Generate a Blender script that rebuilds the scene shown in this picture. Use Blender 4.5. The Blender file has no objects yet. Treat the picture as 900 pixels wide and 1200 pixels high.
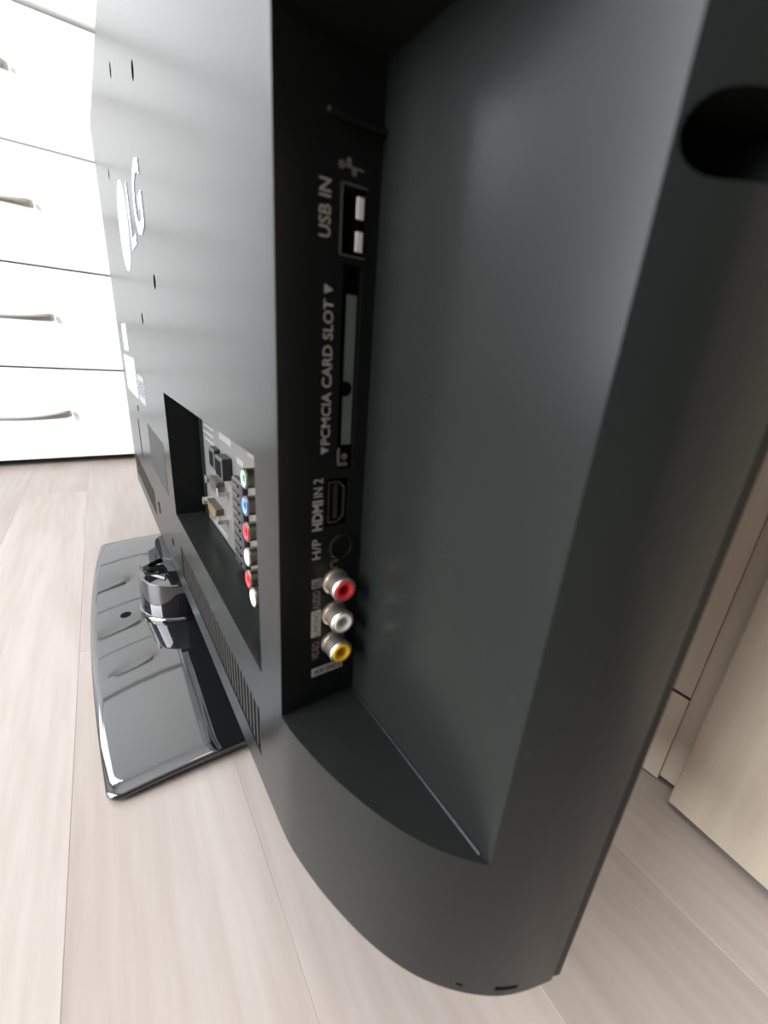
import bpy, bmesh, math, random
from mathutils import Vector, Matrix
random.seed(7)
scene = bpy.context.scene
col = scene.collection
H = 0.25                      # camera height above the floor; all heights below are floor based

# ------------------------------------------------------------------ camera
cam_d = bpy.data.cameras.new('camera')
cam = bpy.data.objects.new('camera', cam_d); col.objects.link(cam)
RT = ((0.82700342, -0.55744343, 0.07295321),
      (-0.13853268, -0.32782467, -0.93452645),
      (0.54486149, 0.76275016, -0.34833625))      # camera right / down / forward in world axes
cam.matrix_world = Matrix(((RT[0][0], -RT[1][0], -RT[2][0], 0),
                           (RT[0][1], -RT[1][1], -RT[2][1], 0),
                           (RT[0][2], -RT[1][2], -RT[2][2], H),
                           (0, 0, 0, 1)))
cam_d.sensor_fit = 'VERTICAL'; cam_d.sensor_height = 36.0
cam_d.lens = 490.866 / 1200 * 36.0
cam_d.clip_start = 0.003; cam_d.clip_end = 50
cam_d.dof.use_dof = True; cam_d.dof.focus_distance = 0.30; cam_d.dof.aperture_fstop = 10.0
scene.camera = cam

# ------------------------------------------------------------------ world, daylight, exposure
w = bpy.data.worlds.new('world'); scene.world = w; w.use_nodes = True
bg = w.node_tree.nodes['Background']
bg.inputs[0].default_value = (0.80, 0.90, 1.0, 1); bg.inputs[1].default_value = 1.5
ld = bpy.data.lights.new('window_and_fill_light', 'AREA'); ld.shape = 'RECTANGLE'
ld.energy = 140; ld.color = (0.89, 0.945, 1.0)
lo = bpy.data.objects.new('window_and_fill_light', ld); col.objects.link(lo)
lo.location = (-1.28, 0.30, 1.00)
lo.rotation_euler = (0, math.radians(-90), 0)          # -Z of the lamp towards +X
ld.size, ld.size_y = 1.56, 0.86             # vertical, horizontal
ld2 = bpy.data.lights.new('window_and_fill_light', 'AREA'); ld2.shape = 'RECTANGLE'  # added back-wall fill that brightens the television back
ld2.energy = 28; ld2.color = (0.89, 0.945, 1.0); ld2.size, ld2.size_y = 0.56, 1.31
lo2 = bpy.data.objects.new('window_and_fill_light', ld2); col.objects.link(lo2)
lo2.location = (-0.92, 1.45, 1.525); lo2.rotation_euler = (math.radians(-90), 0, 0)   # -Z of the lamp towards -Y
ld3 = bpy.data.lights.new('added_warm_fill', 'AREA'); ld3.shape = 'DISK'; ld3.size = 0.45  # warm fill added to brighten the wardrobe side; no known lamp there
ld3.energy = 8.5; ld3.color = (1.0, 0.78, 0.55)
lo3 = bpy.data.objects.new('added_warm_fill', ld3); col.objects.link(lo3)
lo3.location = (0.10, 0.10, 2.46)
vs = scene.view_settings
vs.view_transform = 'Standard'; vs.look = 'None'; vs.gamma = 1.0; vs.use_curve_mapping = False
vs.exposure = -0.35

# ------------------------------------------------------------------ materials
def mat(name, color, rough=0.5, metal=0.0, spec=0.5, bump=None, coat=0.0, noise=None):
    m = bpy.data.materials.new(name); m.use_nodes = True
    nt = m.node_tree; b = nt.nodes['Principled BSDF']
    b.inputs['Base Color'].default_value = (*color, 1)
    b.inputs['Roughness'].default_value = rough
    b.inputs['Metallic'].default_value = metal
    b.inputs['Specular IOR Level'].default_value = spec
    b.inputs['Coat Weight'].default_value = coat
    tc = nt.nodes.new('ShaderNodeTexCoord')
    if noise:                                    # subtle colour mottling (scale, amount)
        n = nt.nodes.new('ShaderNodeTexNoise'); n.inputs['Scale'].default_value = noise[0]; n.inputs['Detail'].default_value = 3
        nt.links.new(tc.outputs['Object'], n.inputs['Vector'])
        mx = nt.nodes.new('ShaderNodeMix'); mx.data_type = 'RGBA'
        mx.inputs['A'].default_value = (*[c * (1 - noise[1]) for c in color], 1)
        mx.inputs['B'].default_value = (*[min(1, c * (1 + noise[1])) for c in color], 1)
        nt.links.new(n.outputs['Fac'], mx.inputs['Factor'])
        nt.links.new(mx.outputs['Result'], b.inputs['Base Color'])
    if bump:                                     # (scale, strength, distance)
        n = nt.nodes.new('ShaderNodeTexNoise'); n.inputs['Scale'].default_value = bump[0]; n.inputs['Detail'].default_value = 2
        nt.links.new(tc.outputs['Object'], n.inputs['Vector'])
        bp = nt.nodes.new('ShaderNodeBump'); bp.inputs['Strength'].default_value = bump[1]; bp.inputs['Distance'].default_value = bump[2]
        nt.links.new(n.outputs['Fac'], bp.inputs['Height']); nt.links.new(bp.outputs['Normal'], b.inputs['Normal'])
    return m

def wood(name, c0, c1, axis, rough=0.45, var=0.0, grain=14.0, bump=0.05, stretch=0.06, contrast=(0.3, 0.72)):
    """procedural wood: streaks along an axis, optional variation from piece to piece"""
    m = bpy.data.materials.new(name); m.use_nodes = True
    nt = m.node_tree; L = nt.links; b = nt.nodes['Principled BSDF']
    tc = nt.nodes.new('ShaderNodeTexCoord'); oi = nt.nodes.new('ShaderNodeObjectInfo')
    add = nt.nodes.new('ShaderNodeVectorMath'); add.operation = 'ADD'
    sc_ = nt.nodes.new('ShaderNodeVectorMath'); sc_.operation = 'SCALE'; sc_.inputs['Scale'].default_value = 37.0
    cmb = nt.nodes.new('ShaderNodeCombineXYZ')
    for i in range(3): L.new(oi.outputs['Random'], cmb.inputs[i])
    L.new(cmb.outputs[0], sc_.inputs[0]); L.new(sc_.outputs[0], add.inputs[1]); L.new(tc.outputs['Object'], add.inputs[0])
    mp = nt.nodes.new('ShaderNodeMapping')
    s = [1, 1, 1]; s['XYZ'.index(axis)] = stretch
    mp.inputs['Scale'].default_value = s
    L.new(add.outputs[0], mp.inputs['Vector'])
    n1 = nt.nodes.new('ShaderNodeTexNoise'); n1.inputs['Scale'].default_value = grain; n1.inputs['Detail'].default_value = 5; n1.inputs['Distortion'].default_value = 0.6
    n2 = nt.nodes.new('ShaderNodeTexNoise'); n2.inputs['Scale'].default_value = grain * 9; n2.inputs['Detail'].default_value = 3
    L.new(mp.outputs[0], n1.inputs['Vector']); L.new(mp.outputs[0], n2.inputs['Vector'])
    mixf = nt.nodes.new('ShaderNodeMath'); mixf.operation = 'MULTIPLY_ADD'; mixf.inputs[1].default_value = 0.35
    L.new(n2.outputs['Fac'], mixf.inputs[0]); 
    half = nt.nodes.new('ShaderNodeMath'); half.operation = 'MULTIPLY'; half.inputs[1].default_value = 0.65
    L.new(n1.outputs['Fac'], half.inputs[0]); L.new(half.outputs[0], mixf.inputs[2])
    cr = nt.nodes.new('ShaderNodeValToRGB')
    cr.color_ramp.elements[0].position = contrast[0]; cr.color_ramp.elements[0].color = (*c0, 1)
    cr.color_ramp.elements[1].position = contrast[1]; cr.color_ramp.elements[1].color = (*c1, 1)
    L.new(mixf.outputs[0], cr.inputs['Fac'])
    hsv = nt.nodes.new('ShaderNodeHueSaturation')
    mr = nt.nodes.new('ShaderNodeMapRange'); mr.inputs['To Min'].default_value = 1 - var; mr.inputs['To Max'].default_value = 1 + var
    L.new(oi.outputs['Random'], mr.inputs['Value']); L.new(mr.outputs[0], hsv.inputs['Value'])
    L.new(cr.outputs['Color'], hsv.inputs['Color']); L.new(hsv.outputs['Color'], b.inputs['Base Color'])
    b.inputs['Roughness'].default_value = rough
    bp = nt.nodes.new('ShaderNodeBump'); bp.inputs['Strength'].default_value = bump; bp.inputs['Distance'].default_value = 0.001
    L.new(mixf.outputs[0], bp.inputs['Height']); L.new(bp.outputs['Normal'], b.inputs['Normal'])
    return m

MT = {
 'case': mat('textured_black_plastic', (0.0080, 0.0092, 0.0084), 0.27, spec=0.17, bump=(1900, 0.03, 0.0002), noise=(900, 0.12)),
 'panel': mat('dark_socket_plastic', (0.012, 0.013, 0.013), 0.55, bump=(1900, 0.06, 0.0003)),
 'gloss': mat('piano_black', (0.006, 0.006, 0.007), 0.035, spec=1.25),
 'bezel': mat('gloss_bezel', (0.004, 0.004, 0.004), 0.35, spec=0.12),
 'hole': mat('black_socket', (0.003, 0.003, 0.003), 0.8, spec=0.05),
 'screen': mat('lcd_glass', (0.01, 0.01, 0.012), 0.2),
 'print': mat('grey_print', (0.30, 0.30, 0.26), 0.6),
 'printdim': mat('dim_grey_print', (0.13, 0.13, 0.115), 0.6),
 'dark_print': mat('dark_print', (0.02, 0.02, 0.02), 0.6),
 'white_print': mat('white_print', (0.50, 0.51, 0.54), 0.5),
 'label_grey': mat('grey_label', (0.02, 0.019, 0.018), 0.6, spec=0.25),
 'slat': mat('vent_plastic', (0.012, 0.011, 0.010), 0.5, spec=0.2),
 'plateprint': mat('plate_print', (0.135, 0.135, 0.13), 0.6),
 'darksteel': mat('dark_steel', (0.20, 0.18, 0.15), 0.35, metal=1.0),
 'paper': mat('white_sticker', (0.50, 0.51, 0.55), 0.5),
 'palepaper': mat('pale_sticker', (0.16, 0.165, 0.17), 0.5),
 'steel': mat('dull_steel', (0.50, 0.48, 0.44), 0.32, metal=1.0),
 'nickel': mat('bright_nickel', (0.80, 0.77, 0.72), 0.28, metal=1.0),
 'warmnickel': mat('warm_nickel', (0.62, 0.54, 0.46), 0.38, metal=1.0),
 'brass': mat('brass', (0.75, 0.55, 0.28), 0.3, metal=1.0),
 'white_tongue': mat('usb_tongue', (0.75, 0.70, 0.66), 0.5),
 'flap': mat('green_grey_flap', (0.13, 0.17, 0.15), 0.45),
 'red': mat('red_plastic', (0.72, 0.03, 0.045), 0.4),
 'white': mat('white_plastic', (0.80, 0.80, 0.76), 0.4),
 'yellow': mat('yellow_plastic', (0.85, 0.50, 0.02), 0.4),
 'green': mat('green_plastic', (0.25, 0.45, 0.30), 0.4),
 'blue': mat('blue_plastic', (0.10, 0.22, 0.55), 0.4),
 'plate': mat('socket_plate', (0.075, 0.071, 0.064), 0.5, bump=(1900, 0.05, 0.0003)),
 'scart': mat('scart_plastic', (0.020, 0.020, 0.022), 0.5),
 'dresser': wood('white_washed_wood', (0.66, 0.65, 0.63), (0.90, 0.90, 0.895), 'X', 0.42, 0.01, 30, 0.03, 0.05, (0.22, 0.36)),
 'carcass': mat('white_board', (0.82, 0.82, 0.81), 0.5, noise=(30, 0.02)),
 'handle': mat('satin_nickel_handle', (0.36, 0.36, 0.35), 0.42, metal=0.85),
 'shadowgap': mat('shade_dark_board', (0.05, 0.045, 0.04), 0.8),  # near-black stand-in for gap shade, also used on the feet
 'plank': wood('laminate_oak', (0.212, 0.171, 0.147), (0.318, 0.275, 0.25), 'Y', 0.38, 0.10, 20, 0.03, 0.07),
 'subfloor': mat('joint_brown', (0.36, 0.30, 0.26), 0.8),
 'oak': wood('light_oak_board', (0.30, 0.24, 0.18), (0.425, 0.345, 0.27), 'Z', 0.5, 0.02, 16, 0.03, 0.07),
 'wall': mat('white_paint', (0.52, 0.51, 0.49), 0.9, noise=(6, 0.02)),
 'darkwall': mat('darkened_wall', (0.22, 0.20, 0.18), 0.9, noise=(6, 0.05)),  # unseen front wall, darkened to weaken reflections on the television side
 'whitewall': mat('bright_white_paint', (0.86, 0.86, 0.85), 0.9, noise=(6, 0.01)),
 'ceil': mat('ceiling_paint', (0.84, 0.84, 0.83), 0.9),
 'frame': mat('window_frame_white', (0.8, 0.8, 0.8), 0.4),
}

# ------------------------------------------------------------------ mesh helpers
class MB:
    def __init__(s): s.bm = bmesh.new()
    def box(s, x0, x1, y0, y1, z0, z1, bev=0.0, seg=1):
        r = bmesh.ops.create_cube(s.bm, size=1.0)
        vs_ = r['verts']
        for v in vs_:
            v.co = Vector(((x0 + x1) / 2 + v.co.x * (x1 - x0), (y0 + y1) / 2 + v.co.y * (y1 - y0), (z0 + z1) / 2 + v.co.z * (z1 - z0)))
        if bev:
            es = list({e for v in vs_ for e in v.link_edges})
            bmesh.ops.bevel(s.bm, geom=es, offset=bev, segments=seg, affect='EDGES', profile=0.5)
        return s
    def prism(s, pts, d):
        """polygon of 3-D points pushed along vector d"""
        d = Vector(d); n = len(pts)
        a = [s.bm.verts.new(Vector(p)) for p in pts]; b = [s.bm.verts.new(Vector(p) + d) for p in pts]
        s.bm.faces.new(a); s.bm.faces.new(list(reversed(b)))
        for i in range(n): s.bm.faces.new((a[i], b[i], b[(i + 1) % n], a[(i + 1) % n]))
        return s
    def lathe(s, o, axis, prof, seg=24):
        """profile [(distance along axis, radius)...] turned about axis through o; radius 0 closes"""
        o = Vector(o); ax = Vector(axis).normalized()
        t = ax.orthogonal().normalized(); u = ax.cross(t)
        rings = []
        for (h, r) in prof:
            if r <= 1e-9: rings.append([s.bm.verts.new(o + ax * h)])
            else: rings.append([s.bm.verts.new(o + ax * h + (t * math.cos(2 * math.pi * k / seg) + u * math.sin(2 * math.pi * k / seg)) * r) for k in range(seg)])
        for A, B in zip(rings, rings[1:]):
            for k in range(seg):
                k2 = (k + 1) % seg
                if len(A) == 1 and len(B) == 1: continue
                if len(A) == 1: s.bm.faces.new((A[0], B[k], B[k2]))
                elif len(B) == 1: s.bm.faces.new((A[k], B[0], A[k2]))
                else: s.bm.faces.new((A[k], B[k], B[k2], A[k2]))
        return s
    def build(s, name, m, parent=None, smooth=True, ang=32):
        bmesh.ops.recalc_face_normals(s.bm, faces=s.bm.faces)
        me = bpy.data.meshes.new(name); s.bm.to_mesh(me); s.bm.free()
        return link(name, me, m, parent, smooth, ang)

def link(name, me, m, parent=None, smooth=True, ang=32):
    me.materials.clear(); me.materials.append(MT[m] if isinstance(m, str) else m)
    if smooth:
        for p in me.polygons: p.use_smooth = True
        me.set_sharp_from_angle(angle=math.radians(ang))
    o = bpy.data.objects.new(name, me); col.objects.link(o)
    if parent: attach(o, parent)
    return o

def world_of(o):
    return (world_of(o.parent) @ o.matrix_parent_inverse if o.parent else Matrix()) @ o.matrix_basis
def attach(o, parent):
    o.parent = parent; o.matrix_parent_inverse = world_of(parent).inverted()
def tag(o, label=None, cat=None, group=None, kind=None):
    if label: o['label'] = label
    if cat: o['category'] = cat
    if group: o['group'] = group
    if kind: o['kind'] = kind
    return o
def thing(name, label, cat, loc):
    e = bpy.data.objects.new(name, None); e.location = loc; e.empty_display_size = 0.05; col.objects.link(e)
    return tag(e, label, cat)
def bx(name, m, parent, *a, **k):
    return MB().box(*a, **k).build(name, m, parent)

def catmull(pts, n=6):
    out = []
    P = [pts[0]] + list(pts) + [pts[-1]]
    for i in range(1, len(P) - 2):
        for k in range(n):
            t = k / n
            a, b, c, d = P[i - 1], P[i], P[i + 1], P[i + 2]
            out.append(tuple(0.5 * (2 * b[j] + (c[j] - a[j]) * t + (2 * a[j] - 5 * b[j] + 4 * c[j] - d[j]) * t * t + (3 * b[j] - a[j] - 3 * c[j] + d[j]) * t ** 3) for j in range(len(b))))
    out.append(tuple(pts[-1]))
    return out

def boolean(obj, cutters):
    for c in cutters:
        md = obj.modifiers.new('cut', 'BOOLEAN'); md.operation = 'DIFFERENCE'; md.solver = 'EXACT'; md.object = c
    bake(obj)
    for c in cutters:
        me = c.data; bpy.data.objects.remove(c); bpy.data.meshes.remove(me)
def bake(obj):
    dg = bpy.context.evaluated_depsgraph_get(); dg.update()
    me = bpy.data.meshes.new_from_object(obj.evaluated_get(dg))
    obj.modifiers.clear(); obj.data = me

def text_mesh(txt, o, right, up, length, height, bold=0.0):
    """flat lettering: lower-left corner o, reading along right, fitted into length x height"""
    cu = bpy.data.curves.new('lettering', 'FONT'); cu.body = txt; cu.resolution_u = 3; cu.offset = bold
    t = bpy.data.objects.new('lettering', cu); col.objects.link(t)
    dg = bpy.context.evaluated_depsgraph_get(); dg.update()
    me = bpy.data.meshes.new_from_object(t.evaluated_get(dg))
    bpy.data.objects.remove(t); bpy.data.curves.remove(cu)
    xs = [v.co.x for v in me.vertices]; ys = [v.co.y for v in me.vertices]
    x0, x1, y0, y1 = min(xs), max(xs), min(ys), max(ys)
    o = Vector(o); right = Vector(right); up = Vector(up)
    for v in me.vertices:
        v.co = o + right * ((v.co.x - x0) / (x1 - x0) * length) + up * ((v.co.y - y0) / (y1 - y0) * height)
    return me
def text(name, txt, m, parent, o, right, up, length, height, bold=0.0):
    return link(name, text_mesh(txt, o, right, up, length, height, bold), m, parent, smooth=False)

# ------------------------------------------------------------------ the room
X0, X1, Y0, Y1, ZC = -1.30, 0.90, -3.20, 1.47, 2.50
floor = tag(bx('floor', 'subfloor', None, X0, X1, Y0, Y1, -0.04, -0.0008), kind='structure')
tag(bx('ceiling', 'ceil', None, X0 - .12, X1 + .12, Y0 - .12, Y1 + .12, ZC, ZC + 0.1), kind='structure')
VX0, VX1, VZ0, VZ1 = -1.22, -0.62, 0.85, 2.20
wb = MB()
wb.box(X0 - .12, VX0, Y1, Y1 + .12, -0.04, ZC); wb.box(VX1, X1 + .12, Y1, Y1 + .12, -0.04, ZC)
wb.box(VX0, VX1, Y1, Y1 + .12, -0.04, VZ0); wb.box(VX0, VX1, Y1, Y1 + .12, VZ1, ZC)
tag(wb.build('wall_back', 'whitewall'), kind='structure')
wf = MB()
for a in ((VX0, VX0 + .02, VZ0, VZ1), (VX1 - .02, VX1, VZ0, VZ1), (VX0, VX1, VZ0, VZ0 + .02), (VX0, VX1, VZ1 - .02, VZ1)):
    wf.box(a[0], a[1], Y1 + .03, Y1 + .10, a[2], a[3])
tag(wf.build('added_window', 'frame'), kind='structure')  # unseen window added around the back-wall fill light
tag(bx('wall_front', 'darkwall', None, X0 - .12, X1 + .12, Y0 - .12, Y0, -0.04, ZC), kind='structure')
tag(bx('wall_right', 'wall', None, X1, X1 + .12, Y0, Y1, -0.04, ZC), kind='structure')
WY0, WY1, WZ0, WZ1 = -0.15, 0.75, 0.20, 1.80
wl = MB()
wl.box(X0 - .12, X0, Y0, WY0, -0.04, ZC); wl.box(X0 - .12, X0, WY1, Y1, -0.04, ZC)
wl.box(X0 - .12, X0, WY0, WY1, -0.04, WZ0); wl.box(X0 - .12, X0, WY0, WY1, WZ1, ZC)
tag(wl.build('wall_left', 'wall'), kind='structure')
wf = MB()
for a in ((WY0, WY0 + .02, WZ0, WZ1), (WY1 - .02, WY1, WZ0, WZ1), (WY0, WY1, WZ0, WZ0 + .02), (WY0, WY1, WZ1 - .02, WZ1)):
    wf.box(X0 - .10, X0 - .03, *a)
tag(wf.build('window_1', 'frame'), kind='structure')

# floor boards: three-strip laminate, laid a degree and a half off the television
PW = 0.0855; ANG = math.radians(-1.55)
plank_mesh = {}
def plank(L):
    if L in plank_mesh: return plank_mesh[L]
    b = MB(); e = 0.00012
    hw = PW / 2 - 0.00005; hl = L / 2 - 0.00005
    bot = [(-hw, -hl, -.0078), (hw, -hl, -.0078), (hw, hl, -.0078), (-hw, hl, -.0078)]
    mid = [(x, y, -0.00012) for x, y, z in bot]
    top = [(x - math.copysign(e, x), y - math.copysign(e, y), 0.0) for x, y, z in bot]
    R = [[b.bm.verts.new(p) for p in r] for r in (bot, mid, top)]
    b.bm.faces.new(R[0][::-1]); b.bm.faces.new(R[2])
    for A, B in zip(R, R[1:]):
        for k in range(4): b.bm.faces.new((A[k], A[(k + 1) % 4], B[(k + 1) % 4], B[k]))
    bmesh.ops.recalc_face_normals(b.bm, faces=b.bm.faces)
    me = bpy.data.meshes.new('plank'); b.bm.to_mesh(me); b.bm.free(); me.materials.append(MT['plank'])
    plank_mesh[L] = me
    return me
SX, SY = -0.0425, 0.13                       # a seam passes through this point
ca, sa = math.cos(ANG), math.sin(ANG)
nrow0, nrow1 = -18, 11
LENS = (0.55, 0.70, 0.62)
known = {-1: 0.703, 0: 0.24, 1: 0.45, -2: 0.36, 2: 0.30, 3: 0.52}
for r in range(nrow0, nrow1):
    u = (r + 0.5) * PW
    v = known[r] - 2 * 0.90 if r in known else random.uniform(-.3, .3) - 4 * 0.7
    k = random.randrange(3)
    first = True
    while v < Y1 - SY + .1:
        L = 0.90 if r in known else LENS[k % 3]; k += 1
        c = v + L / 2; v += L
        x = SX + ca * u - sa * c; y = SY + sa * u + ca * c
        if y - L / 2 < Y0 + .01 or y + L / 2 > Y1 - 0.002 or x - .06 < X0 or x + .06 > X1: 
            if y < -1.1 or y > Y1 + L / 2 or x - .06 < X0 or x + .06 > X1: continue
        if y < -1.1: continue
        o = bpy.data.objects.new('plank', plank(L)); col.objects.link(o)
        o.location = (x, y, 0); o.rotation_euler = (0, 0, ANG); attach(o, floor)

# ------------------------------------------------------------------ television
ZB, ZT, YC = H - 0.187, H + 0.243, 0.387
ROT = Matrix.Rotation(ANG, 4, 'Z')
tv = thing('television', 'black flat television seen from behind, standing on the floor on a glossy swivel stand', 'television', (0.07, YC, 0))

near = catmull([(.0416, .118), (.0422, .1045), (.0456, .0866), (.0500, .0720), (.0546, .0606), (.0603, .0505), (.0665, .0428), (.0735, .0362), (.0810, .0308), (.0885, .0272), (.0952, .0249), (.0988, .0238)], 4)
far = [(x, 2 * YC - y) for x, y in near]
outline = far[::-1] + near               # front-far -> back -> front-near (X,Y)
def ztop(y): return ZT - 0.25 * (y - YC) ** 2
def loft(outline, rings, shrink=0.0):
    b = MB(); R = []
    for (k, dz) in rings:                # k: pull towards the front plane, dz None = bottom else offset below top
        ring = []
        for x, y in outline:
            xx = x + (.0988 - x) * k; yy = y + (YC - y) * k * 0.06
            ring.append(b.bm.verts.new((xx, yy, ZB if dz is None else ztop(y) - dz)))
        R.append(ring)
    n = len(outline)
    for A, B in zip(R, R[1:]):
        for i in range(n): b.bm.faces.new((A[i], A[(i + 1) % n], B[(i + 1) % n], B[i]))
    f0 = b.bm.faces.new(R[0][::-1]); f1 = b.bm.faces.new(R[-1])
    bmesh.ops.triangulate(b.bm, faces=[f0, f1])
    return b
cover = loft(outline, [(0, None), (0, .014), (.05, .007), (.16, .002), (.32, 0)]).build('back_cover', 'case', tv, smooth=False)

def cutter(*a, **k): return MB().box(*a, **k).build('cutter', 'case', None, smooth=False)
NB, NT, NX, NY = H - .1247, H + .0668, .0709, .112     # side notch: bottom, top, inner wall, socket wall
RY0, RY1, RZ0, RZ1, RX = .133, .322, H - .121, H - .0335, .062
cuts = [cutter(-.05, NX, -.15, NY, NB, NT),
        cutter(-.05, RX, RY0, RY1, RZ0, RZ1),
        cutter(.0592, .0668, NY - .01, NY + .008, H + .0238, H + .0398),      # usb opening
        cutter(.0606, .0664, NY - .01, NY + .010, H - .0340, H + .0222),      # card slot
        cutter(.0572, .0652, NY - .01, NY + .006, H - .0530, H - .0370),      # hdmi opening
        cutter(-.05, .0446, .137, .317, H - .1705, H - .1445),                # vent band
        cutter(-.05, .0446, .457, .637, H - .1705, H - .1445),
        cutter(-.05, .0450, .533, .543, H - .126, H - .085)]
g = MB()                                            # finger slot in the side, rounded ends
gz0, gz1, gx0, gx1 = H + .0264, H + .0366, .0714, .0960
gr = (gz1 - gz0) / 2
pts = [(gx1, -.05, gz0), (gx1, -.05, gz1)] + [(gx0 + gr - gr * math.sin(math.pi * t / 10), -.05, (gz0 + gz1) / 2 + gr * math.cos(math.pi * t / 10)) for t in range(11)]
g.prism(pts, (0, .115, 0))
cuts.append(g.build('cutter', 'case', None, smooth=False))
cuts.append(cutter(.0795, .0862, -.05, .0335, H - .1838, H - .1815))
cuts.append(cutter(.0700, .0716, -.05, .0405, H - .1838, H - .1822))
# screw and mounting holes in the back
for (y, z) in ((.309, .127), (.309, .031), (.407, .163), (.511, .131), (.390, .013)):
    c = MB().lathe((.02, y, H + z), (1, 0, 0), [(0, 0), (0, .0042), (.028, .0042), (.028, 0)], 12).build('cutter', 'case', None, smooth=False)
    cuts.append(c)
boolean(cover, cuts)
bv = cover.modifiers.new('bevel', 'BEVEL'); bv.width = 0.0007; bv.segments = 2; bv.limit_method = 'ANGLE'; bv.angle_limit = math.radians(38); bv.use_clamp_overlap = True
bake(cover)
for p in cover.data.polygons: p.use_smooth = True
cover.data.set_sharp_from_angle(angle=math.radians(50))
wn = cover.modifiers.new('wn', 'WEIGHTED_NORMAL'); wn.weight = 100; wn.keep_sharp = True; wn.mode = 'FACE_AREA'
bake(cover)

# front frame and screen
bez = [(.0985, .0260), (.0992, .0240), (.1016, .0230), (.1045, .0237), (.1085, .0262), (.1100, .034)]
bo = [(x, 2 * YC - y) for x, y in bez][::-1] + bez
b = MB(); R = []
for zf in (0, 1):
    R.append([b.bm.verts.new((x, y, ZB + .0012 if zf == 0 else ztop(y) - .005)) for x, y in bo])
n = len(bo)
for i in range(n): b.bm.faces.new((R[0][i], R[0][(i + 1) % n], R[1][(i + 1) % n], R[1][i]))
b.bm.faces.new(R[0][::-1]); b.bm.faces.new(R[1])
b.build('front_frame', 'bezel', tv)
bx('screen', 'screen', tv, .1096, .1103, .060, .714, ZB + .055, ZT - .045, bev=.0002)

# --- side socket panel: lettering reads upwards (towards +Z), its top faces -X
PY = NY - .00008
def side_text(name, txt, x_base, z0, z1, h, bold=0.0, m='print'):
    return text(name, txt, m, tv, (x_base, PY, H + z0), (0, 0, 1), (-1, 0, 0), z1 - z0, h, bold)
side_text('usb_lettering', 'USB IN', .0565, .0270, .0394, .0033, .012)
side_text('card_slot_lettering', 'PCMCIA CARD SLOT', .0580, -.0262, .0130, .0030, .014)
for z in (-.0291, .0142):
    MB().prism([(.0552, PY, H + z), (.0552, PY, H + z + .0024), (.0578, PY, H + z + .0012)], (0, .00004, 0)).build('triangle_mark', 'print', tv, smooth=False)
side_text('hdmi_lettering', 'HDMI', .0562, -.0538, -.0436, .0036, .035)
side_text('hdmi_number_lettering', 'IN 2', .0560, -.0425, -.0365, .0031, .01)
side_text('headphone_lettering', 'H/P', .0558, -.0640, -.0568, .0031, .01)
side_text('audio_lettering', 'AUDIO', .0560, -.0832, -.0760, .0028, .01, 'printdim')
side_text('video_lettering', 'VIDEO', .0560, -.1045, -.0968, .0028, .01, 'printdim')
def boxmark(name, x0, x1, z0, z1, m='print'):
    return bx(name, m, tv, x0, x1, PY, PY + .00006, H + z0, H + z1)
b1 = boxmark('audio_right_mark', .0528, .0564, -.0750, -.0713, 'printdim')
text('mark_lettering', 'R', 'dark_print', b1, (.0560, PY - .00005, H - .0744), (0, 0, 1), (-1, 0, 0), .0024, .0026)
b2 = boxmark('audio_left_mark', .0528, .0564, -.0946, -.0838, 'print')
text('mark_lettering', 'L/MONO', 'dark_print', b2, (.0558, PY - .00005, H - .0941), (0, 0, 1), (-1, 0, 0), .0098, .0022)
b3 = boxmark('av_mark', .0532, .0660, -.1122, -.1084, 'print')
text('mark_lettering', 'AV IN 3', 'dark_print', b3, (.0541, PY - .00005, H - .1114), (1, 0, 0), (0, 0, 1), .0108, .0022, .01)
# usb symbol
us = MB()
us.box(.0592, .0655, PY, PY + .00006, H + .0430, H + .0434)
us.box(.0607, .0618, PY, PY + .00006, H + .0434, H + .0450); us.box(.0622, .0634, PY, PY + .00006, H + .0416, H + .0430)
us.lathe((.0592, PY, H + .0432), (0, 1, 0), [(0, 0), (0, .0009), (.00006, .0009), (.00006, 0)], 10)
us.build('usb_symbol', 'printdim', tv, smooth=False)
# lip above the socket area
bx('panel_lip', 'case', tv, .0545, NX, NY - .0018, NY, H + .0515, H + .0530, bev=.0005)

bx('seam_bead', 'case', tv, NX - .0007, NX, .0415, NY, NB - .0002, NB + .0005, bev=.0002)
bx('seam_bead', 'case', tv, .0422, NX - .0007, NY - .0006, NY, NB - .0002, NB + .0004, bev=.00015)
# usb socket
us = tag(bx('usb_port', 'hole', tv, .0594, .0666, NY + .0055, NY + .0078, H + .0240, H + .0396))
fr = MB()
for a in ((.0592, .0596, .0238, .0398), (.0592, .0668, .0238, .0242), (.0592, .0668, .0394, .0398)):
    fr.box(a[0], a[1], NY - .0003, NY + .0070, H + a[2], H + a[3])
fr.build('usb_shell', 'steel', us)
bx('usb_tongue', 'hole', us, .0630, .0652, NY + .0004, NY + .0060, H + .0250, H + .0388)
for z0, z1 in ((.0254, .0300), (.0328, .0376)):
    bx('usb_contact_strip', 'white_tongue', us, .0640, .0660, NY - .0002, NY + .0004, H + z0, H + z1, bev=.0001)
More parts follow.
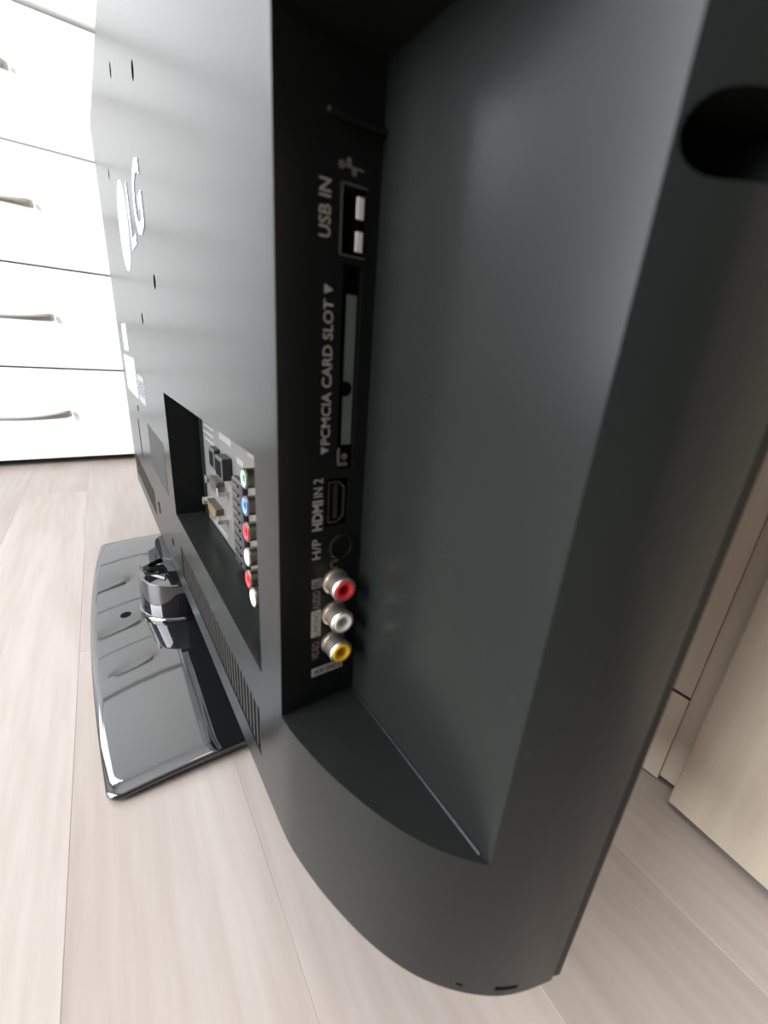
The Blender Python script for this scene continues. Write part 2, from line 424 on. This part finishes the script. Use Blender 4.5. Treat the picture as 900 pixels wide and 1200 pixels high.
# card slot with spring flap
cs = bx('card_slot', 'hole', tv, .0608, .0662, NY + .0075, NY + .0098, H - .0338, H + .0220)
fl = MB(); fl.box(.0628, .0661, NY + .0012, NY + .0022, H - .0268, H + .0152, bev=.0003)
fl.build('slot_flap', 'flap', cs)
MB().lathe((.0632, NY + .0010, H - .0100), (0, 1, 0), [(0, 0), (0, .0022), (.0003, .0022), (.0003, 0)], 16).build('flap_hole', 'hole', cs)
sp = MB(); sp.box(.0612, .0650, NY + .0006, NY + .0030, H - .0336, H - .0322, bev=.0003); sp.box(.0608, .0620, NY + .0002, NY + .0030, H - .0325, H - .0275, bev=.0003)
sp.lathe((.0634, NY + .0004, H - .0303), (0, 1, 0), [(0, 0), (0, .0011), (.002, .0011), (.002, 0)], 12)
sp.build('slot_spring', 'steel', cs)
# hdmi
hd = bx('hdmi_port', 'hole', tv, .0574, .0650, NY + .004, NY + .0058, H - .0528, H - .0372)
hp_ = [(.0580, -.0520), (.0580, -.0380), (.0618, -.0380), (.0640, -.0400), (.0640, -.0500), (.0618, -.0520)]
h1 = MB(); k = 0.82
cx, cz = .061, -.045
inn = [(cx + (x - cx) * k, cz + (z - cz) * .93) for x, z in hp_]
o_ = [h1.bm.verts.new((x, NY + .0002, H + z)) for x, z in hp_]; i_ = [h1.bm.verts.new((x, NY + .0002, H + z)) for x, z in inn]
j_ = [h1.bm.verts.new((x, NY + .0040, H + z)) for x, z in inn]
for q in range(6):
    h1.bm.faces.new((o_[q], o_[(q + 1) % 6], i_[(q + 1) % 6], i_[q])); h1.bm.faces.new((i_[q], i_[(q + 1) % 6], j_[(q + 1) % 6], j_[q]))
h1.build('hdmi_shell', mat('hdmi_steel', (.16, .16, .15), .4, metal=1.0), hd, smooth=False)
bx('hdmi_tongue', 'scart', hd, .0602, .0616, NY + .0006, NY + .0045, H - .0508, H - .0392)
# headphone socket
hj = MB().lathe((.0634, NY + .0004, H - .0610), (0, -1, 0), [(0, .0046), (.0010, .0046), (.0013, .0043), (.0013, .0036), (.0006, .0034), (.0006, .0019), (-.0002, .0018), (-.0002, 0)], 28).build('headphone_jack', 'case', tv)
hs = MB()
for t in range(7):
    a0 = math.pi * t / 6
    hs.lathe((.0612 - .0014 * math.sin(a0), PY, H - .0674 + .0014 * math.cos(a0)), (0, 1, 0), [(0, 0), (0, .00032), (.00006, .00032), (.00006, 0)], 6)
for s in (-1, 1): hs.box(.0610, .0622, PY, PY + .00006, H - .0674 + s * .0014 - .0004, H - .0674 + s * .0014 + .0004)
hs.build('headphone_symbol', 'printdim', tv, smooth=False)

def rca(color, o, ax, length, parent, label, r=.0041, metal='nickel'):
    """phono socket: nickel sleeve with a rolled rim, coloured insulator, centre hole"""
    ax = Vector(ax); o = Vector(o)
    s = MB().lathe(o, ax, [(0, r * 1.12), (.0006, r * 1.12), (.0008, r * .98), (length - .0014, r * .98), (length - .0006, r * 1.03), (length, r * .97), (length, r * .84), (length - .0010, r * .82)], 28).build('phono_jack', metal, parent)
    s['label'] = label
    t = MB().lathe(o, ax, [(length - .0012, r * .84), (length + .0002, r * .82), (length + .0003, r * .70), (length - .0002, r * .42), (length - .0050, r * .40)], 28).build('insulator', color, s)
    MB().lathe(o, ax, [(length - .0040, r * .41), (length - .0040, 0)], 20).build('centre_hole', 'hole', s)
    return s
for c, z, l in (('red', -.0738, 'nickel phono socket with red insulator'), ('white', -.0866, 'nickel phono socket with white insulator'), ('yellow', -.0991, 'nickel phono socket with yellow insulator')):
    rca(c, (.0614, NY, H + z), (0, -1, 0), .0072, tv, l, .0042, 'warmnickel')
# screws on the inner notch wall
for z in (.0177, -.0547):
    s = MB().lathe((NX + .0002, .0996, H + z), (-1, 0, 0), [(-.0002, .0017), (.0001, .0016), (.0001, .0012), (-.0004, .0010), (-.0004, 0)], 14).build('screw', 'panel', tv)

# --- sockets in the recess of the back (plate faces -X)
bx('socket_plate', 'plate', tv, RX - .0006, RX + .0004, RY0 + .0006, RY1 - .016, RZ0 + .0006, RZ1 - .0006)
PX = RX - .0006
for c, y, z, l in (('green', .1738, -.0532, 'phono socket with green insulator'), ('blue', .1738, -.0656, 'phono socket with blue insulator'), ('red', .1738, -.0780, 'phono socket with red insulator, third of the column'),
                   ('white', .1738, -.0905, 'phono socket with white insulator, fourth of the column'), ('red', .1738, -.1020, 'phono socket with red insulator, fifth of the column'), ('white', .1600, -.1035, 'phono socket with white insulator beside the lowest red one')):
    rca(c, (PX, y, H + z), (-1, 0, 0), .0118 if y > .17 else .0140, tv, l, .0045, 'darksteel')
# scart
sc_ = MB(); sc_.box(PX - .0035, PX, .2085, .2260, H - .1170, H - .0665, bev=.0008)
sc_o = sc_.build('scart_port', 'scart', tv)
for i in range(10):
    z = -.1140 + i * .0050
    for y in (.2175,):
        bx('scart_contact', 'darksteel', sc_o, PX - .0045, PX - .0035, y - .0050, y + .0050, H + z - .0007, H + z + .0007)
# digital blocks
for (y0, y1, z0, z1, d) in ((.2620, .2740, -.0735, -.0605, .0040), (.2360, .2500, -.0730, -.0600, .0060)):
    p = MB().box(PX - d, PX, y0, y1, H + z0, H + z1, bev=.0006).build('digital_port', 'scart', tv)
    bx('port_opening', 'hole', p, PX - d - .0002, PX - d + .0005, y0 + .0015, y1 - .0015, H + z0 + .002, H + z1 - .002)
# d-sub connectors with hex screws
for (yc, z, hw, mm) in ((.2650, -.0835, .0150, 'steel'), (.2740, -.1030, .0200, 'brass')):
    p = MB().prism([(PX, yc - hw * .55, H + z - .0040), (PX, yc + hw * .55, H + z - .0040), (PX, yc + hw * .62, H + z + .0040), (PX, yc - hw * .62, H + z + .0040)], (-.0045, 0, 0)).build('monitor_port', 'darksteel', tv, smooth=False)
    MB().prism([(PX - .0046, yc - hw * .47, H + z - .0030), (PX - .0046, yc + hw * .47, H + z - .0030), (PX - .0046, yc + hw * .53, H + z + .0030), (PX - .0046, yc - hw * .53, H + z + .0030)], (-.0002, 0, 0)).build('port_face', 'scart' if mm == 'steel' else 'brass', p, smooth=False)
    for s in (-1, 1):
        MB().lathe((PX, yc + s * hw, H + z), (-1, 0, 0), [(0, .0029), (.0060, .0029), (.0060, .0014), (.0045, .0012), (.0045, 0)], 6).build('hex_screw', 'nickel', p, smooth=False)
# printed captions on the plate (illegible lines in the photograph)
for i in range(4):
    bx('printed_line', 'plateprint', tv, PX - .00008, PX, .276, .304 - .002 * (i % 2), H - .0478 - i * .0045, H - .0462 - i * .0045)
for (y0, y1, z0, z1) in ((.236, .262, -.0535, -.0455), (.214, .226, -.0600, -.0565), (.188, .192, -.0440, -.0415), (.196, .206, -.0510, -.0480), (.256, .290, -.1180, -.1150)):
    bx('printed_caption', 'plateprint', tv, PX - .00008, PX, y0, y1, H + z0, H + z1)

# --- ventilation slats low on the back
def vent(y0, y1):
    p = bx('vent_grille', 'hole', tv, .0436, .0445, y0 + .0004, y1 - .0004, H - .1701, H - .1449)
    nsl = 36; me = None
    for i in range(nsl):
        y = y0 + .0016 + (y1 - y0 - .0032) * i / (nsl - 1)
        if me is None:
            o = MB().box(.0421, .0437, -.0015, .0015, H - .1703, H - .1447).build('vent_slat', 'slat', None, smooth=False); me = o.data
        else:
            o = bpy.data.objects.new('vent_slat', me); col.objects.link(o)
        o.location = (0, y, 0); attach(o, p)
vent(.137, .317); vent(.457, .637)
for (y, z, r) in ((.429, -.152, .006), (.357, -.158, .0035), (.520, -.071, .003)):
    MB().lathe((.0416, y, H + z), (-1, 0, 0), [(0, r), (.0003, r), (.0003, r * .8), (-.0002, r * .75), (-.0002, 0)], 16).build('cable_clip_hole', 'hole', tv)

# --- logo, stickers on the back (facing -X; reads towards -Y)
BX = .0416 - .00012
lg = MB().lathe((.0416, .4420, H + .0800), (-1, 0, 0), [(0, 0), (0, .0305), (.0004, .0301), (.0004, 0)], 40).build('emblem_disc', 'white_print', tv)
lg['label'] = 'round white emblem'
arc = MB()
for t in range(19):
    a = math.radians(90 + t * 250 / 18)
    arc.lathe((.0416 - .00045, .4420 - .0225 * math.cos(a), H + .0800 + .0225 * math.sin(a)), (-1, 0, 0), [(0, 0), (0, .0016), (.0001, .0016), (.0001, 0)], 8)
arc.box(.04105, .04115, .4180, .4400, H + .0785, H + .0812)
arc.box(.04105, .04115, .4385, .4413, H + .0660, H + .0900)
arc.lathe((.0416 - .00045, .4500, H + .0900), (-1, 0, 0), [(0, 0), (0, .0030), (.0001, .0030), (.0001, 0)], 12)
arc.build('emblem_lines', 'palepaper', lg, smooth=False)
text('logo_lettering', 'L', 'white_print', tv, (.0416 - .0003, .3985, H + .0585), (0, -1, 0), (0, 0, 1), .0290, .0400, .012)
text('logo_lettering', 'G', 'white_print', tv, (.0416 - .0003, .3640, H + .0595), (0, -1, 0), (0, 0, 1), .0400, .0385, .022)
def sticker(name, m, y0, y1, z0, z1, label=None):
    o = bx(name, m, tv, BX, .0416, y0, y1, H + z0, H + z1)
    if label: o['label'] = label
    return o
sticker('sticker', 'paper', .543, .592, -.015, .012, 'small white sticker')
s = sticker('sticker', 'paper', .500, .612, -.059, -.0205, 'large white sticker')
bx('sticker_line', 'palepaper', s, BX - .00005, BX, .502, .610, H - .0402, H - .0392)
s = sticker('barcode_label', 'palepaper', .4365, .487, -.0585, -.0335, 'pale barcode label')
for i in range(5):
    bx('barcode_bar', 'label_grey', s, BX - .00005, BX, .441, .482, H - .0515 + i * .0028, H - .0503 + i * .0028)
sticker('rating_label', 'label_grey', .352, .447, -.116, -.0745, 'dark grey rating label')

# --- stand
SXc, SYc, HLX, HLY = .0620, .3950, .0800, .1855
def dome(x, y): return H - .2330 - (y - SYc + .008) ** 2 / 4.4 - (x - SXc) ** 2 / 1.4
def base_outline(k, rc=.007):
    pts = []
    def edge(sy): pass
    corners = ((-1, -1), (1, -1), (1, 1), (-1, 1))
    for ci, (sx, sy) in enumerate(corners):
        cx_, cy_ = sx * (HLX - rc), sy * (HLY - rc)
        a0 = (math.pi, 1.5 * math.pi, 0, .5 * math.pi)[ci]
        for t in range(6):
            a = a0 + t / 5 * math.pi / 2
            pts.append((cx_ + rc * math.cos(a), cy_ + rc * math.sin(a)))
        nx, ny = corners[(ci + 1) % 4]
        for t in range(1, 16):
            x = sx * (HLX - rc) + (nx - sx) * (HLX - rc) * t / 16 if nx != sx else sx * HLX
            y = sy * (HLY - rc) + (ny - sy) * (HLY - rc) * t / 16 if ny != sy else sy * HLY
            pts.append((x, y))
    out = []
    for x, y in pts:
        bow = .0085 * (1 - (y / HLY) ** 2) * (x / HLX)
        X = (x + bow) * k; Y = y * k
        out.append((SXc + ca * X - sa * Y, SYc + sa * X + ca * Y))
    return out
b = MB(); R = []
for k, dz in ((.985, None), (.998, -.0032), (1.0, -.0020), (.997, -.0007), (.988, 0), (.94, 0), (.85, 0), (.72, 0), (.58, 0), (.44, 0), (.30, 0), (.16, 0), (.05, 0)):
    R.append([b.bm.verts.new((x, y, .0005 if dz is None else dome(x, y) + dz)) for x, y in base_outline(k)])
n = len(R[0])
for A, B in zip(R, R[1:]):
    for i in range(n): b.bm.faces.new((A[i], A[(i + 1) % n], B[(i + 1) % n], B[i]))
b.bm.faces.new(R[0][::-1]); b.bm.faces.new(R[-1])
base = b.build('stand_base', 'gloss', tv, ang=50)
MB().lathe((.0005, .3885, dome(.0005, .3885) - .0004), (-.06, .0, 1), [(0, 0), (0, .0046), (.0006, .0044), (.0006, 0)], 20).build('base_hole', 'hole', base)
NXc, NYc, NR = .0480, .3870, .0345
zb = dome(NXc, NYc) - .003
neck = MB().lathe((NXc, NYc, zb), (0, 0, 1), [(0, 0), (0, NR * 1.06), (.0040, NR * 1.06), (.0055, NR * 1.03), (.0060, NR), (.0345, NR * .97), (.0368, NR * .95), (.0375, NR * .91), (.0375, 0)], 48).build('stand_neck', 'gloss', tv)
zt = zb + .0372; ztp = ZB - .0008
# hinge plate on the neck, its flat top just under the television
hp = [(.0165, .392), (.0162, .386), (.0183, .381), (.0310, .3915), (.0350, .3925), (.0445, .384), (.0600, .384), (.0600, .445), (.0405, .445), (.0350, .436), (.0325, .418), (.0280, .414), (.0190, .402)]
MB().prism([(x, y, ztp - .0050) for x, y in hp], (0, 0, .0050)).build('hinge_plate', 'gloss', tv, smooth=False)
hb = MB(); hb.prism([(.0345, .3800, zt), (.0360, .3640, zt), (.0620, .3560, zt), (.0620, .4150, zt), (.0345, .4150, zt)], (0, 0, ztp - .0002 - zt))
hb.prism([(.0190, .3900, zt), (.0330, .3700, zt), (.0345, .3740, zt), (.0345, .3950, zt), (.0200, .4000, zt)], (0, 0, .0030))
hb.build('hinge_block', 'gloss', tv, smooth=False)

# ------------------------------------------------------------------ white chest of drawers
DY = 1.036; DX0, DX1 = -.515, .255
dr = thing('chest_of_drawers', 'white wood-grain chest of drawers with bowed metal handles behind the television', 'chest of drawers', ((DX0 + DX1) / 2, DY + .2, 0))
bo = MB()
bo.box(DX0 + .002, DX0 + .018, DY + .004, DY + .40, .012, .706); bo.box(DX1 - .018, DX1 - .002, DY + .004, DY + .40, .012, .706)
bo.box(DX0 + .018, DX1 - .018, DY + .39, DY + .40, .012, .706); bo.box(DX0 + .018, DX1 - .018, DY + .03, DY + .39, .012, .03)
bo.build('body', 'carcass', dr)
bx('gap_shade_sheet', 'shadowgap', dr, DX0 + .018, DX1 - .018, DY + .02, DY + .03, .012, .706)  # dark sheet standing in for the shade between drawer fronts
bx('top_panel', 'dresser', dr, DX0 - .004, DX1 + .004, DY - .012, DY + .404, .7105, .739, bev=.001)
for x in (DX0 + .03, DX1 - .06):
    for y in (DY + .03, DY + .35):
        bx('foot', 'shadowgap', dr, x, x + .03, y, y + .03, 0, .012)
HX = -.112
def handle(zc):
    """bowed bar handle: broad blunt ends on the drawer front, arched and thinner in the middle"""
    b = MB(); R = []; N = 24; Lh = .080
    for i in range(N + 1):
        t = -1 + 2 * i / N
        x = HX + t * Lh
        bow = max(0.0, 1 - t * t)
        yy = DY - .004 - .024 * bow ** .75
        hz = .0036 + .0042 * abs(t) ** 2; hy = .0045 - .0012 * bow
        if i in (0, N): hz *= .7; hy *= .7
        zz = zc - .006 * bow
        R.append([b.bm.verts.new((x, yy + hy * math.sin(a), zz + hz * math.cos(a))) for a in [2 * math.pi * k / 12 for k in range(12)]])
    for A, B in zip(R, R[1:]):
        for k in range(12): b.bm.faces.new((A[k], A[(k + 1) % 12], B[(k + 1) % 12], B[k]))
    b.bm.faces.new(R[0][::-1]); b.bm.faces.new(R[-1])
    return b
for z0, z1 in ((.012, .1808), (.1842, .3513), (.3547, .5263), (.5297, .7050)):
    d = bx('drawer', 'dresser', dr, DX0, DX1, DY, DY + .018, z0, z1, bev=.0012)
    handle((z0 + z1) / 2 + (.004)).build('handle', 'handle', d, ang=60)

# ------------------------------------------------------------------ wardrobe in front of the screen side
wd = thing('wardrobe', 'tall light oak wardrobe with door slightly ajar, right of the television', 'wardrobe', (.55, .2, 0))
WX = .277
WYs, WYe = -.62, .92
bo = MB()
bo.box(WX + .019, .88, WYe - .018, WYe, 0, 2.0); bo.box(WX + .019, .88, WYs, WYs + .018, 0, 2.0)
bo.box(.87, .88, WYs, WYe, 0, 2.0); bo.box(WX + .019, .88, WYs, WYe, 1.982, 2.0)
bo.box(WX + .019, .88, WYs, WYe, .06, .078)
bo.build('body', 'oak', wd)
bx('partition', 'oak', wd, WX + .0015, .87, .0240, .0531, .0035, 1.98, bev=.0002)
bx('plinth', 'oak', wd, WX, WX + .018, .0531, WYe, .0008, .0668, bev=.0003)
d2 = bx('door', 'oak', wd, WX, WX + .018, .0531, WYe, .0690, 1.995, bev=.0003)
bx('plinth', 'oak', wd, WX + .030, WX + .045, WYs, .0230, .0008, .060)
# door ajar: hinged on its far edge, swung out by about seven degrees
dw = .60; th = math.radians(7.0)
dd = MB().box(0, .018, -dw, 0, .0040, 1.995, bev=.0008).build('door', 'oak', None)
dd.location = (.2630, .0415, 0); dd.rotation_euler = (0, 0, -th)
attach(dd, wd)
